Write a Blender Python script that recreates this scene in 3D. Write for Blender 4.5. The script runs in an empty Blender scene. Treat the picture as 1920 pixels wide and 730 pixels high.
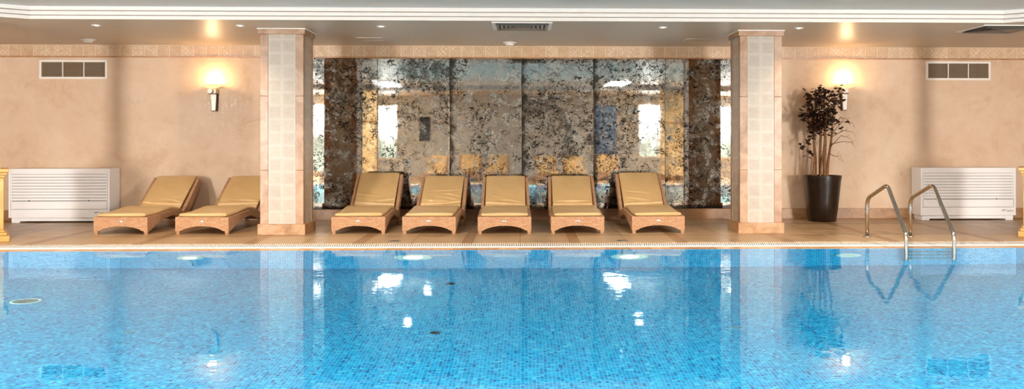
import bpy, bmesh, math, random
from mathutils import Vector, Matrix
PI = math.pi
R = random.Random(7)
sc = bpy.context.scene
col = sc.collection

# ------------------------------------------------------------------ camera, world, exposure
F_PX, YAW = 1728.16, 0.0321
cam_d = bpy.data.cameras.new('camera')
cam = bpy.data.objects.new('camera', cam_d)
col.objects.link(cam)
cam.location = (0, 0, 1.288)
cam.rotation_euler = (PI / 2, 0, -YAW)
cam_d.sensor_width = 36
cam_d.lens = 36 * F_PX / 1920
cam_d.shift_x = (960 - 1039.42) / 1920
cam_d.shift_y = -(365 - 259.37) / 1920
cam_d.clip_start = 0.05
cam_d.clip_end = 100
sc.camera = cam
sc.view_settings.view_transform = 'Standard'
sc.view_settings.look = 'None'
sc.view_settings.gamma = 1
sc.view_settings.use_curve_mapping = False
sc.view_settings.exposure = 0.84
cy = sc.cycles
cy.max_bounces = 12
cy.diffuse_bounces = 2
cy.glossy_bounces = 6
cy.transmission_bounces = 8
cy.sample_clamp_indirect = 4.0
cy.use_denoising = True
cy.caustics_reflective = True
cy.caustics_refractive = True
w = bpy.data.worlds.new('world')
sc.world = w
w.use_nodes = True
w.node_tree.nodes['Background'].inputs[0].default_value = (0.75, 0.85, 1.0, 1)
w.node_tree.nodes['Background'].inputs[1].default_value = 0.3

WARM = (1.0, 0.80, 0.60)
WHITE = (1.0, 0.97, 0.94)


def area(name, loc, direction, sx, sy, power, color, spread=PI):
    d = bpy.data.lights.new(name, 'AREA')
    d.shape = 'RECTANGLE'
    d.size, d.size_y = sx, sy
    d.energy = power
    d.color = color
    d.spread = spread
    o = bpy.data.objects.new(name, d)
    o.location = loc
    o.rotation_euler = Vector(direction).to_track_quat('-Z', 'Y').to_euler()
    col.objects.link(o)
    return o


# daylight entering by the glazing of the south wall (behind the camera) and the two side walls
P_WIN = 320
for wx, ws, k in ((-8.9, 1.2, 2.0), (8.9, 1.2, 2.0)):
    area('window_daylight', (wx, -2.16, 1.52), (-0.01 * wx, 1, 0), ws, 1.75, P_WIN * k, WHITE)
# fill light of the panels added in the coffer over the pool
P_PANEL = 38
for px in (-3.95, 2.75):
    area('panel_fill_light', (px, 2.4, 2.86), (0, 0, -1), 0.6, 2.2, P_PANEL, WHITE)
P_SPOT = 200            # each recessed lamp added in the coffer
# unseen fill lights added under water, near wall and ends, to light the basin evenly
P_WATER = 47
WATER_COL = (0.42, 0.97, 1.0)
for px in (-5.1, -2.55, 0.0, 2.55, 5.1):
    area('underwater_fill', (px, 3.68, -0.35), (0, 1, -0.25), 0.7, 0.25, P_WATER, WATER_COL)
for s in (-1, 1):
    for yy in (5.2, 8.2):
        area('underwater_fill', (s * 7.3, yy, -0.35), (-s, 0, -0.25), 0.7, 0.25, P_WATER, WATER_COL)


# ------------------------------------------------------------------ node helpers
class NT:
    def __init__(self, name):
        self.m = bpy.data.materials.new(name)
        self.m.use_nodes = True
        self.t = self.m.node_tree
        self.bsdf = self.t.nodes['Principled BSDF']
        self.out = self.t.nodes['Material Output']

    def n(self, typ, **kw):
        nd = self.t.nodes.new(typ)
        for k, v in kw.items():
            setattr(nd, k, v)
        return nd

    def link(self, a, b):
        self.t.links.new(a, b)

    def put(self, sock, v):
        if isinstance(v, bpy.types.NodeSocket):
            self.link(v, sock)
        else:
            sock.default_value = v

    def math(self, op, a, b=None, c=None):
        nd = self.n('ShaderNodeMath', operation=op)
        self.put(nd.inputs[0], a)
        if b is not None:
            self.put(nd.inputs[1], b)
        if c is not None:
            self.put(nd.inputs[2], c)
        return nd.outputs[0]

    def add(self, a, b): return self.math('ADD', a, b)
    def sub(self, a, b): return self.math('SUBTRACT', a, b)
    def mul(self, a, b): return self.math('MULTIPLY', a, b)
    def div(self, a, b): return self.math('DIVIDE', a, b)
    def fract(self, a): return self.math('FRACT', a)
    def floor(self, a): return self.math('FLOOR', a)
    def lt(self, a, b): return self.math('LESS_THAN', a, b)
    def gt(self, a, b): return self.math('GREATER_THAN', a, b)
    def mx(self, a, b): return self.math('MAXIMUM', a, b)
    def mn(self, a, b): return self.math('MINIMUM', a, b)
    def abs(self, a): return self.math('ABSOLUTE', a)

    def smooth(self, v, lo, hi):
        nd = self.n('ShaderNodeMapRange', interpolation_type='SMOOTHSTEP')
        self.put(nd.inputs[0], v)
        nd.inputs[1].default_value = lo
        nd.inputs[2].default_value = hi
        return nd.outputs[0]

    def world(self):
        return self.n('ShaderNodeNewGeometry').outputs['Position']

    def obj(self):
        return self.n('ShaderNodeTexCoord').outputs['Object']

    def xyz(self, v):
        s = self.n('ShaderNodeSeparateXYZ')
        self.link(v, s.inputs[0])
        return s.outputs[0], s.outputs[1], s.outputs[2]

    def vec(self, x, y, z=0.0):
        c = self.n('ShaderNodeCombineXYZ')
        for i, v in enumerate((x, y, z)):
            self.put(c.inputs[i], v)
        return c.outputs[0]

    def scale(self, v, s):
        nd = self.n('ShaderNodeVectorMath', operation='MULTIPLY')
        self.link(v, nd.inputs[0])
        nd.inputs[1].default_value = s if isinstance(s, tuple) else (s, s, s)
        return nd.outputs[0]

    def noise(self, v, scale, detail=4, rough=0.55, dist=0.0):
        nd = self.n('ShaderNodeTexNoise')
        self.link(v, nd.inputs['Vector'])
        nd.inputs['Scale'].default_value = scale
        nd.inputs['Detail'].default_value = detail
        nd.inputs['Roughness'].default_value = rough
        nd.inputs['Distortion'].default_value = dist
        return nd.outputs['Fac']

    def white(self, v):
        nd = self.n('ShaderNodeTexWhiteNoise', noise_dimensions='3D')
        self.link(v, nd.inputs['Vector'])
        return nd.outputs['Value']

    def ramp(self, f, stops, interp='LINEAR'):
        nd = self.n('ShaderNodeValToRGB')
        self.put(nd.inputs[0], f)
        cr = nd.color_ramp
        cr.interpolation = interp
        while len(cr.elements) < len(stops):
            cr.elements.new(0.5)
        for e, (p, c) in zip(cr.elements, stops):
            e.position = p
            e.color = (*c, 1)
        return nd.outputs[0]

    def mix(self, f, a, b):
        nd = self.n('ShaderNodeMix', data_type='RGBA')
        self.put(nd.inputs[0], f)
        self.put(nd.inputs[6], (*a, 1) if isinstance(a, tuple) else a)
        self.put(nd.inputs[7], (*b, 1) if isinstance(b, tuple) else b)
        return nd.outputs[2]

    def bump(self, h, strength=0.3, dist=0.01):
        nd = self.n('ShaderNodeBump')
        self.link(h, nd.inputs['Height'])
        nd.inputs['Strength'].default_value = strength
        nd.inputs['Distance'].default_value = dist
        self.link(nd.outputs[0], self.bsdf.inputs['Normal'])
        return nd.outputs[0]

    def base(self, c): self.put(self.bsdf.inputs['Base Color'], (*c, 1) if isinstance(c, tuple) else c)
    def rough(self, r): self.put(self.bsdf.inputs['Roughness'], r)

    def planar(self, p):
        """(u, v) in metres on the face's own plane, taken from position p by the face normal."""
        x, y, z = self.xyz(p)
        nx, ny, nz = self.xyz(self.n('ShaderNodeNewGeometry').outputs['True Normal'])
        up = self.gt(self.abs(nz), 0.7)
        side = self.gt(self.abs(nx), 0.7)
        u = self.add(self.mul(x, self.sub(1.0, side)), self.mul(y, side))
        v = self.add(self.mul(z, self.sub(1.0, up)), self.mul(y, up))
        return u, v

    def cell(self, u, size, off=0.0):
        """(index, fraction) of a repeat of the given size"""
        a = self.div(self.add(u, off), size) if off else self.div(u, size)
        return self.floor(a), self.fract(a)

    def line(self, f, wid):
        """1 within wid (a share of the cell) of the cell border"""
        d = self.mn(f, self.sub(1.0, f))
        return self.lt(d, wid)


def srgb(r, g, b):
    f = lambda c: (c / 12.92 if c <= 0.04045 else ((c + 0.055) / 1.055) ** 2.4)
    return tuple(f(x / 255) for x in (r, g, b))


def plain(name, c, rough=0.5, metal=0.0, var=0.06, scale=8.0, bumpy=0.0, coat=0.0):
    N = NT(name)
    f = N.noise(N.obj(), scale, 3)
    lo = tuple(x * (1 - var) for x in c)
    hi = tuple(min(1, x * (1 + var)) for x in c)
    N.base(N.ramp(f, [(0.3, lo), (0.7, hi)]))
    N.rough(rough)
    N.bsdf.inputs['Metallic'].default_value = metal
    N.bsdf.inputs['Coat Weight'].default_value = coat
    if bumpy:
        N.bump(N.noise(N.obj(), scale * 6, 4), bumpy, 0.005)
    return N.m


def emit(name, c, s):
    N = NT(name)
    e = N.n('ShaderNodeEmission')
    e.inputs[0].default_value = (*c, 1)
    e.inputs[1].default_value = s
    N.link(e.outputs[0], N.out.inputs[0])
    return N.m


MAT = {}


def m_plaster(name='peach_plaster', sh=0):
    N = NT(name)
    p = N.world()
    big = N.noise(p, 0.7, 5, 0.6, 0.6)
    mid = N.noise(p, 4.0, 6, 0.65, 0.4)
    f = N.add(N.mul(big, 0.6), N.mul(mid, 0.4))
    c = N.ramp(f, [(0.30, srgb(196, 158, 122)), (0.47, srgb(219, 186, 154)), (0.62, srgb(227, 198, 169)), (0.8, srgb(233, 208, 183))])
    pits = N.smooth(N.noise(p, 26, 3, 0.6), 0.70, 0.80)
    c = N.mix(N.mul(pits, 0.35), c, srgb(170, 115, 65))
    st_ = N.smooth(N.noise(p, 2.2, 6, 0.7, 0.8), 0.58, 0.72)
    c = N.mix(N.mul(st_, 0.35), c, srgb(178, 128, 82))
    # pale streaky marks below the left sconce
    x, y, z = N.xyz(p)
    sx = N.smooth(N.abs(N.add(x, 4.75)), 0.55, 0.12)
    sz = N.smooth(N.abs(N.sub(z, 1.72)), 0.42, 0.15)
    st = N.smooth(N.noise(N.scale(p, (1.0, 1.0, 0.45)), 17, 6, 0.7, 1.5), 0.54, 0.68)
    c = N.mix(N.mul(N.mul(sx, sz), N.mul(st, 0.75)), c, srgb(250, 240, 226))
    # browner mottling towards the foot of the wall
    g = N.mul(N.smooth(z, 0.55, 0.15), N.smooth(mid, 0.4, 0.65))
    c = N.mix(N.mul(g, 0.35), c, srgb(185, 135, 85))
    if sh:
        c = N.ramp(f, [(0.3, srgb(186, 188, 186)), (0.7, srgb(222, 222, 218))])
    N.base(c)
    N.rough(0.55)
    N.bump(mid, 0.12, 0.01)
    return N.m


def m_marble(name, a=(164, 122, 86), b=(138, 94, 56), vein=(104, 60, 26), rough=0.3, sc_=3.2):
    N = NT(name)
    p = N.world()
    d = N.noise(p, sc_, 7, 0.62, 1.2)
    c = N.ramp(d, [(0.28, srgb(*b)), (0.48, srgb(*a)), (0.60, srgb(min(255, a[0] + 16), min(255, a[1] + 20), min(255, a[2] + 24))), (0.78, srgb(*b))])
    v = N.noise(p, sc_ * 1.6, 9, 0.72, 2.4)
    vm = N.smooth(N.abs(N.sub(v, 0.5)), 0.022, 0.0)
    c = N.mix(N.mul(N.mul(vm, 0.6), N.smooth(N.noise(p, 1.4, 2), 0.48, 0.6)), c, srgb(*vein))
    spots = N.smooth(N.noise(p, 24, 3), 0.69, 0.75)
    c = N.mix(N.mul(spots, 0.5), c, srgb(*vein))
    N.base(c)
    N.rough(rough)
    return N.m


def m_column_tile():
    N = NT('cream_relief_tile')
    p = N.obj()
    u, v = N.planar(p)
    iu, fu = N.cell(u, 0.1805)
    iv, fv = N.cell(v, 0.176, 0.04)
    grout = N.mx(N.line(fu, 0.018), N.line(fv, 0.018))
    ring = N.mx(N.abs(N.sub(fu, 0.5)), N.abs(N.sub(fv, 0.5)))
    r1 = N.lt(N.abs(N.sub(ring, 0.40)), 0.022)
    rad = N.math('SQRT', N.add(N.math('POWER', N.sub(fu, 0.5), 2.0), N.math('POWER', N.sub(fv, 0.5), 2.0)))
    r2 = N.mul(N.lt(N.abs(N.sub(rad, 0.25)), 0.03), 0.4)
    h = N.mx(r1, N.mul(r2, 0.6))
    tone = N.white(N.vec(iu, iv, 2.0))
    mott = N.noise(p, 14, 4)
    c = N.ramp(N.add(N.mul(tone, 0.4), N.mul(mott, 0.6)), [(0.2, srgb(160, 142, 122)), (0.8, srgb(178, 162, 143))])
    c = N.mix(N.mul(h, 0.5), c, srgb(206, 192, 178))
    c = N.mix(N.mul(grout, 0.8), c, srgb(210, 198, 186))
    N.base(c)
    N.rough(0.35)
    N.bump(N.sub(h, grout), 0.35, 0.006)
    return N.m


def m_frieze():
    N = NT('lattice_relief_tile')
    p = N.world()
    u, v = N.planar(p)
    iu, fu = N.cell(u, 0.19, 0.05)
    fv = N.div(N.sub(v, 2.572), 0.176)
    d1 = N.abs(N.sub(fu, fv))
    d2 = N.abs(N.sub(N.add(fu, fv), 1.0))
    tone = N.white(N.vec(iu, 3.0, 0.0))
    diag = N.lt(N.mn(d1, d2), 0.045)
    rad = N.math('SQRT', N.add(N.math('POWER', N.sub(fu, 0.5), 2.0), N.math('POWER', N.sub(fv, 0.5), 2.0)))
    circ = N.mul(N.lt(N.abs(N.sub(rad, 0.33)), 0.03), 0.45)
    dia = N.lt(N.abs(N.sub(N.add(N.abs(N.sub(fu, 0.5)), N.abs(N.sub(fv, 0.5))), 0.42)), 0.04)
    pat = N.add(N.mul(N.gt(tone, 0.45), N.mx(diag, dia)), N.mul(N.lt(tone, 0.45), circ))
    grout = N.line(fu, 0.022)
    mott = N.noise(p, 14, 6, 0.7)
    c = N.ramp(N.add(N.mul(mott, 0.8), N.mul(tone, 0.2)), [(0.3, srgb(196, 158, 118)), (0.7, srgb(216, 184, 150))])
    c = N.mix(N.mul(pat, N.smooth(mott, 0.38, 0.66)), c, srgb(232, 208, 182))
    c = N.mix(N.mul(grout, 0.6), c, srgb(246, 226, 204))
    N.base(c)
    N.rough(0.4)
    N.bump(N.mx(pat, grout), 0.3, 0.004)
    return N.m


def m_deck():
    N = NT('tan_stone_paving')
    p = N.world()
    x, y, z = N.xyz(p)
    ix, fx = N.cell(x, 1.33, 0.105 - 0.045)
    strip = N.lt(N.abs(N.sub(fx, 0.5108)), 0.045)
    jx = N.mx(N.lt(N.abs(N.sub(N.abs(N.sub(fx, 0.5108)), 0.045)), 0.004), N.line(N.fract(N.add(fx, 0.0)), 0.0045))
    rows = None
    for yy, wd in ((12.2, 0.016), (13.0, 0.005), (13.76, 0.026), (0.2, 0.01), (1.1, 0.01), (2.0, 0.01)):
        l = N.lt(N.abs(N.sub(y, yy)), wd)
        rows = l if rows is None else N.mx(rows, l)
    half, _ = N.cell(x, 0.665, 0.02)
    row_i, _ = N.cell(y, 0.8, 0.6)
    tone = N.white(N.vec(half, row_i, 1.0))
    mott = N.noise(p, 3.2, 6, 0.62, 0.5)
    fine = N.noise(p, 60, 3)
    f = N.add(N.add(N.mul(tone, 0.22), N.mul(mott, 0.55)), N.mul(fine, 0.23))
    c = N.ramp(f, [(0.3, srgb(158, 122, 84)), (0.5, srgb(182, 146, 106)), (0.7, srgb(196, 162, 122))])
    c = N.mix(N.mul(strip, 0.75), c, srgb(150, 104, 64))
    c = N.mix(N.mul(jx, 0.7), c, srgb(105, 70, 42))
    c = N.mix(N.mul(rows, 0.85), c, srgb(80, 52, 32))
    N.base(c)
    N.rough(N.ramp(mott, [(0.3, (0.30,) * 3), (0.7, (0.45,) * 3)]))
    N.bump(N.sub(N.mul(fine, 0.2), N.mx(jx, rows)), 0.25, 0.004)
    return N.m


def m_coping():
    N = NT('wet_terracotta_coping')
    p = N.world()
    x, y, z = N.xyz(p)
    i, f = N.cell(x, 0.256, 0.06)
    j = N.line(f, 0.016)
    tone = N.white(N.vec(i, 1.0, 1.0))
    mott = N.noise(p, 10, 4)
    c = N.ramp(N.add(N.mul(tone, 0.5), N.mul(mott, 0.5)), [(0.2, srgb(190, 128, 72)), (0.8, srgb(222, 166, 106))])
    c = N.mix(N.mul(j, 0.8), c, srgb(90, 55, 30))
    N.base(c)
    N.rough(0.35)
    N.bsdf.inputs['Coat Weight'].default_value = 0.35
    N.bsdf.inputs['Coat IOR'].default_value = 1.33
    N.bsdf.inputs['Coat Roughness'].default_value = 0.04
    return N.m


def m_mosaic():
    N = NT('blue_glass_mosaic')
    p = N.world()
    u, v = N.planar(p)
    T = 0.0275
    iu, fu = N.cell(u, T)
    iv, fv = N.cell(v, T)
    rnd = N.white(N.vec(iu, iv, 5.0))
    c = N.ramp(rnd, [(0.0, srgb(0, 150, 196)), (0.28, srgb(0, 166, 208)), (0.5, srgb(20, 180, 216)), (0.66, srgb(0, 136, 188)), (0.82, srgb(90, 202, 220)), (0.88, srgb(0, 106, 160)), (0.95, srgb(0, 84, 142))], 'CONSTANT')
    g = N.mx(N.line(fu, 0.075), N.line(fv, 0.075))
    c = N.mix(N.mul(g, 0.75), c, srgb(120, 212, 236))
    N.base(c)
    N.rough(0.3)
    return N.m


def m_water():
    N = NT('pool_water')
    p = N.world()
    g = N.n('ShaderNodeBsdfRefraction')
    g.inputs['IOR'].default_value = 1.33
    g.inputs['Roughness'].default_value = 0.0
    g.inputs['Color'].default_value = (0.95, 1, 1, 1)
    gl = N.n('ShaderNodeBsdfGlossy')
    gl.inputs['Roughness'].default_value = 0.0
    gl.inputs['Color'].default_value = (0.80, 0.94, 1.0, 1)
    fr = N.n('ShaderNodeFresnel')
    fr.inputs['IOR'].default_value = 1.33
    ms = N.n('ShaderNodeMixShader')
    b = N.n('ShaderNodeBump')
    h = N.add(N.mul(N.noise(p, 1.6, 2, 0.5, 0.3), 1.0), N.mul(N.noise(N.scale(p, (1.0, 1.4, 1.0)), 8.0, 2, 0.5, 0.4), 0.16))
    # one small ring ripple by the ladder side
    x, y, z = N.xyz(p)
    r = N.math('SQRT', N.add(N.math('POWER', N.sub(x, 3.35), 2.0), N.math('POWER', N.sub(y, 9.95), 2.0)))
    ring = N.mul(N.math('SINE', N.mul(r, 60.0)), N.smooth(r, 0.36, 0.1))
    h = N.add(h, N.mul(ring, 0.03))
    N.link(h, b.inputs['Height'])
    b.inputs['Strength'].default_value = 0.05
    b.inputs['Distance'].default_value = 0.05
    for nd in (g, gl, fr):
        N.link(b.outputs[0], nd.inputs['Normal'])
    N.link(fr.outputs[0], ms.inputs[0])
    N.link(g.outputs[0], ms.inputs[1])
    N.link(gl.outputs[0], ms.inputs[2])
    N.link(ms.outputs[0], N.out.inputs[0])
    return N.m


def m_mirror():
    N = NT('antiqued_mirror_glass')
    p = N.world()
    q = N.scale(p, (1.0, 1.0, 1.0))
    oi = N.n('ShaderNodeObjectInfo')
    off = N.mul(oi.outputs['Random'], 40.0)
    x, y, z = N.xyz(p)
    q = N.vec(x, off, z)
    dens = N.noise(q, 1.1, 3, 0.5, 0.8)
    a = N.noise(q, 7.0, 6, 0.66, 0.7)
    # flaking silver: curled black flecks, thick in places and sparse in others
    b1 = N.noise(N.scale(q, (1.0, 1.0, 1.5)), 10.0, 2, 0.5, 1.2)
    b2 = N.noise(N.scale(q, (1.4, 1.0, 1.0)), 21.0, 2, 0.5, 1.0)
    brk = N.noise(q, 15.0, 2, 0.5, 0.3)
    fl1 = N.mul(N.smooth(N.abs(N.sub(b1, 0.53)), 0.054, 0.030), N.smooth(brk, 0.44, 0.50))
    fl2 = N.mul(N.smooth(N.abs(N.sub(b2, 0.50)), 0.050, 0.026), N.smooth(N.noise(q, 7.0, 2, 0.5, 0.3), 0.46, 0.52))
    amt = N.smooth(N.add(N.mul(dens, 0.55), N.mul(N.noise(q, 4.0, 3, 0.6, 0.5), 0.55)), 0.48, 0.58)
    dark = N.mul(N.mx(fl1, N.mul(fl2, 0.95)), N.add(0.2, N.mul(amt, 0.8)))
    blot = N.smooth(N.add(N.mul(dens, 0.6), N.mul(a, 0.5)), 0.60, 0.70)
    dark = N.mx(dark, N.mul(blot, 0.6))
    lx = N.xyz(N.obj())[0]
    rim = N.smooth(N.add(lx, N.mul(N.sub(a, 0.5), 0.35)), -0.46, -0.56)
    dark = N.mx(dark, N.mul(rim, N.xyz(oi.outputs['Color'])[0]))
    dark = N.mn(dark, 1.0)
    edge = N.smooth(z, 0.30, 0.17)
    edge = N.smooth(N.add(edge, N.mul(N.sub(a, 0.5), 2.0)), 0.55, 0.8)
    dark = N.mx(dark, N.mul(edge, 0.95))
    haze = N.smooth(N.noise(q, 5.0, 7, 0.70, 0.6), 0.46, 0.60)
    gl = N.n('ShaderNodeBsdfGlossy')
    N.link(N.mix(haze, (0.68, 0.67, 0.63), (0.50, 0.50, 0.47)), gl.inputs[0])
    N.link(N.add(0.008, N.mul(haze, 0.03)), gl.inputs['Roughness'])
    bp = N.n('ShaderNodeBump')
    N.link(a, bp.inputs['Height'])
    bp.inputs['Strength'].default_value = 0.02
    bp.inputs['Distance'].default_value = 0.004
    N.link(bp.outputs[0], gl.inputs['Normal'])
    df = N.n('ShaderNodeBsdfDiffuse')
    df.inputs[0].default_value = (*srgb(190, 186, 176), 1)
    m1 = N.n('ShaderNodeMixShader')
    fine = N.smooth(N.noise(q, 40.0, 3, 0.6, 0.5), 0.40, 0.60)
    N.link(N.mul(haze, N.add(0.18, N.mul(fine, 0.42))), m1.inputs[0])
    N.link(gl.outputs[0], m1.inputs[1])
    N.link(df.outputs[0], m1.inputs[2])
    dk = N.bsdf
    N.base((0.004, 0.003, 0.002))
    N.rough(0.6)
    N.bsdf.inputs['Specular IOR Level'].default_value = 0.05
    m2 = N.n('ShaderNodeMixShader')
    N.link(N.mul(dark, 0.92), m2.inputs[0])
    N.link(m1.outputs[0], m2.inputs[1])
    N.link(dk.outputs[0], m2.inputs[2])
    N.link(m2.outputs[0], N.out.inputs[0])
    return N.m


def m_wicker():
    N = NT('woven_honey_wicker')
    p = N.obj()
    u, v = N.planar(p)
    x, y, z = N.xyz(p)
    uu = N.add(x, y)
    iv, fv = N.cell(z, 0.0135)
    par = N.mul(iv, 0.3334)
    a = N.add(N.div(uu, 0.030), par)
    fu = N.fract(a)
    iu = N.floor(a)
    h = N.mul(N.math('SINE', N.mul(fu, PI)), N.math('SINE', N.mul(fv, PI)))
    h = N.math('POWER', h, 0.6)
    tone = N.white(N.vec(iu, iv, 0.0))
    f = N.add(N.mul(h, 0.75), N.mul(tone, 0.25))
    c = N.ramp(f, [(0.05, srgb(128, 82, 50)), (0.4, srgb(182, 128, 86)), (0.95, srgb(218, 172, 132))])
    N.base(c)
    N.rough(0.45)
    N.bump(h, 0.8, 0.006)
    return N.m


def m_cushion():
    N = NT('tan_leatherette')
    p = N.obj()
    mott = N.noise(p, 3.0, 4)
    c = N.ramp(mott, [(0.3, srgb(200, 160, 106)), (0.7, srgb(214, 175, 121))])
    N.base(c)
    N.rough(0.42)
    # shallow creases
    wv = N.noise(p, 5.0, 3, 0.5, 0.6)
    N.bump(N.add(N.mul(wv, 1.0), N.mul(N.noise(p, 180, 2), 0.03)), 0.10, 0.02)
    return N.m


def m_ceiling(name, c):
    N = NT(name)
    p = N.world()
    f = N.noise(p, 1.2, 4, 0.6, 0.5)
    N.base(N.ramp(f, [(0.3, tuple(x * 0.94 for x in c)), (0.7, c)]))
    N.rough(0.36)
    N.bsdf.inputs['Specular IOR Level'].default_value = 0.5
    N.bump(N.noise(p, 2.5, 3), 0.08, 0.02)
    return N.m


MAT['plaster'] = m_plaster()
MAT['plaster_grey'] = m_plaster('grey_beige_plaster', 1)
MAT['marble'] = m_marble('honey_marble')
MAT['marble_dark'] = m_marble('brown_marble', (176, 122, 70), (146, 94, 48), (90, 50, 20))
MAT['skirting'] = m_marble('tan_skirting_marble', (164, 118, 76), (138, 94, 54), (86, 50, 22), 0.3, 2.6)
MAT['plinth'] = m_marble('veined_plinth_marble', (170, 124, 78), (142, 94, 50), (80, 44, 18), 0.3, 4.0)
MAT['coltile'] = m_column_tile()
MAT['frieze'] = m_frieze()
MAT['deck'] = m_deck()
MAT['coping'] = m_coping()
MAT['mosaic'] = m_mosaic()
MAT['water'] = m_water()
MAT['mirror'] = m_mirror()
MAT['wicker'] = m_wicker()
MAT['cushion'] = m_cushion()
MAT['soffit'] = m_ceiling('satin_soffit_paint', srgb(208, 188, 162))
MAT['coffer'] = m_ceiling('satin_coffer_paint', srgb(212, 204, 190))
MAT['white'] = plain('white_paint', srgb(245, 236, 226), 0.4, 0, 0.02)
MAT['bead'] = plain('tan_bead', srgb(214, 184, 152), 0.5, 0, 0.04)
MAT['cornice'] = plain('cornice_white', srgb(236, 225, 213), 0.45, 0, 0.02)
MAT['coil'] = plain('enamelled_white_steel', srgb(248, 244, 242), 0.35, 0, 0.02, 3.0)
MAT['dark'] = plain('black_void', srgb(14, 11, 9), 0.8, 0, 0.1)
MAT['grey'] = plain('grey_metal', srgb(150, 145, 136), 0.4, 0.6, 0.05)
MAT['chrome'] = plain('polished_steel', (0.60, 0.56, 0.50), 0.13, 1.0, 0.02)
MAT['bronze'] = plain('dark_bronze', srgb(70, 48, 30), 0.35, 0.8, 0.1)
MAT['ochre'] = m_marble('ochre_painted_stone', (202, 154, 84), (184, 134, 64), (140, 92, 40), 0.45, 1.6)
MAT['pier'] = m_marble('honey_pier_stone', (236, 200, 146), (220, 176, 116), (150, 100, 40), 0.45, 1.6)
MAT['pot'] = plain('dark_glazed_pot', srgb(38, 25, 16), 0.30, 0, 0.45, 7.0)
MAT['soil'] = plain('dark_soil', srgb(50, 34, 22), 0.9, 0, 0.3, 40, 0.8)
MAT['bark'] = plain('tan_bark', srgb(134, 90, 50), 0.8, 0, 0.3, 30, 0.6)
MAT['leaf'] = plain('dark_brown_leaf', srgb(54, 30, 17), 0.5, 0, 0.4, 20)
MAT['steel_badge'] = plain('silver_badge', (0.80, 0.80, 0.80), 0.25, 0.9, 0.05)
MAT['grate'] = plain('white_plastic_grate', srgb(246, 240, 230), 0.4, 0, 0.03)
MAT['logo_red'] = plain('dark_red_print', srgb(120, 40, 24), 0.5, 0, 0.05)
MAT['logo_grey'] = plain('grey_print', srgb(128, 118, 106), 0.5, 0, 0.05)
MAT['blueprint'] = plain('blue_print', srgb(60, 110, 140), 0.5, 0, 0.05)
MAT['picture'] = plain('slate_blue_canvas', srgb(70, 78, 88), 0.6, 0, 0.35, 12)
MAT['bulb'] = emit('sconce_bulb_glow', (1.0, 0.72, 0.36), 22)
MAT['shade'] = emit('lit_glass_bowl', (1.0, 0.72, 0.36), 0.75)
MAT['grille_grey'] = plain('grey_plastic_grille', srgb(120, 128, 126), 0.5, 0, 0.2, 60)
MAT['pale_blue'] = plain('pale_blue_plastic', srgb(120, 180, 200), 0.4, 0, 0.05)
MAT['opal'] = plain('opal_glass', srgb(240, 226, 208), 0.25, 0, 0.03)
MAT['downlight'] = emit('downlight_glow', (1.0, 0.86, 0.70), 12)
MAT['uw_lens'] = emit('underwater_lamp_glow', (0.75, 0.95, 1.0), 40)
MAT['panel'] = emit('added_panel_glow', (1.0, 0.94, 0.86), 5)


def m_window():
    N = NT('daylit_garden_glass')
    p = N.world()
    x, y, z = N.xyz(p)
    g = N.noise(p, 5.0, 6, 0.7, 0.6)
    leafy = N.smooth(N.add(N.mul(g, 1.0), N.mul(N.sub(1.55, z), 0.35)), 0.50, 0.60)
    e = N.n('ShaderNodeEmission')
    N.link(N.mix(N.mul(leafy, 0.9), (1.0, 0.98, 0.94), (0.035, 0.045, 0.018)), e.inputs[0])
    e.inputs[1].default_value = 7.0
    N.link(e.outputs[0], N.out.inputs[0])
    return N.m


MAT['window'] = m_window()
MAT['window_blue'] = emit('evening_blue_glass', (0.36, 0.41, 0.49), 0.38)

# ------------------------------------------------------------------ mesh helpers


def obj(name, bm, mat, parent=None, smooth=False, bevel=0.0, loc=None):
    me = bpy.data.meshes.new(name)
    bmesh.ops.recalc_face_normals(bm, faces=bm.faces[:])
    bm.to_mesh(me)
    bm.free()
    me.materials.append(mat)
    o = bpy.data.objects.new(name, me)
    col.objects.link(o)
    if smooth:
        for pl in me.polygons:
            pl.use_smooth = True
    if bevel:
        b = o.modifiers.new('bevel', 'BEVEL')
        b.width = bevel
        b.segments = 2
        b.limit_method = 'ANGLE'
        b.angle_limit = 0.7
    if parent:
        o.parent = parent
    if loc:
        o.location = loc
    return o


def struct(name, bm, mat, **kw):
    o = obj(name, bm, mat, **kw)
    o['kind'] = 'structure'
    return o


def thing(name, label, cat, loc=(0, 0, 0), rz=0.0, group=None):
    o = bpy.data.objects.new(name, None)
    o.empty_display_size = 0.1
    col.objects.link(o)
    o.location = loc
    o.rotation_euler = (0, 0, rz)
    tag(o, label, cat, group)
    return o


def tag(o, label, cat, group=None):
    o['label'] = label
    o['category'] = cat
    if group:
        o['group'] = group
    return o


def dup(root, loc, rz, label):
    r = root.copy()
    col.objects.link(r)
    r.location = loc
    r.rotation_euler = (0, 0, rz)
    r['label'] = label
    for ch in list(root.children):
        c = ch.copy()
        col.objects.link(c)
        c.parent = r
        for g in list(ch.children):
            d = g.copy()
            col.objects.link(d)
            d.parent = c
    return r


def B(): return bmesh.new()


def box(bm, x0, x1, y0, y1, z0, z1):
    v = [bm.verts.new((x, y, z)) for z in (z0, z1) for y in (y0, y1) for x in (x0, x1)]
    for f in ((0, 2, 3, 1), (4, 5, 7, 6), (0, 1, 5, 4), (2, 6, 7, 3), (0, 4, 6, 2), (1, 3, 7, 5)):
        bm.faces.new([v[i] for i in f])
    return bm


def quad(bm, *pts):
    bm.faces.new([bm.verts.new(p) for p in pts])
    return bm


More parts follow.
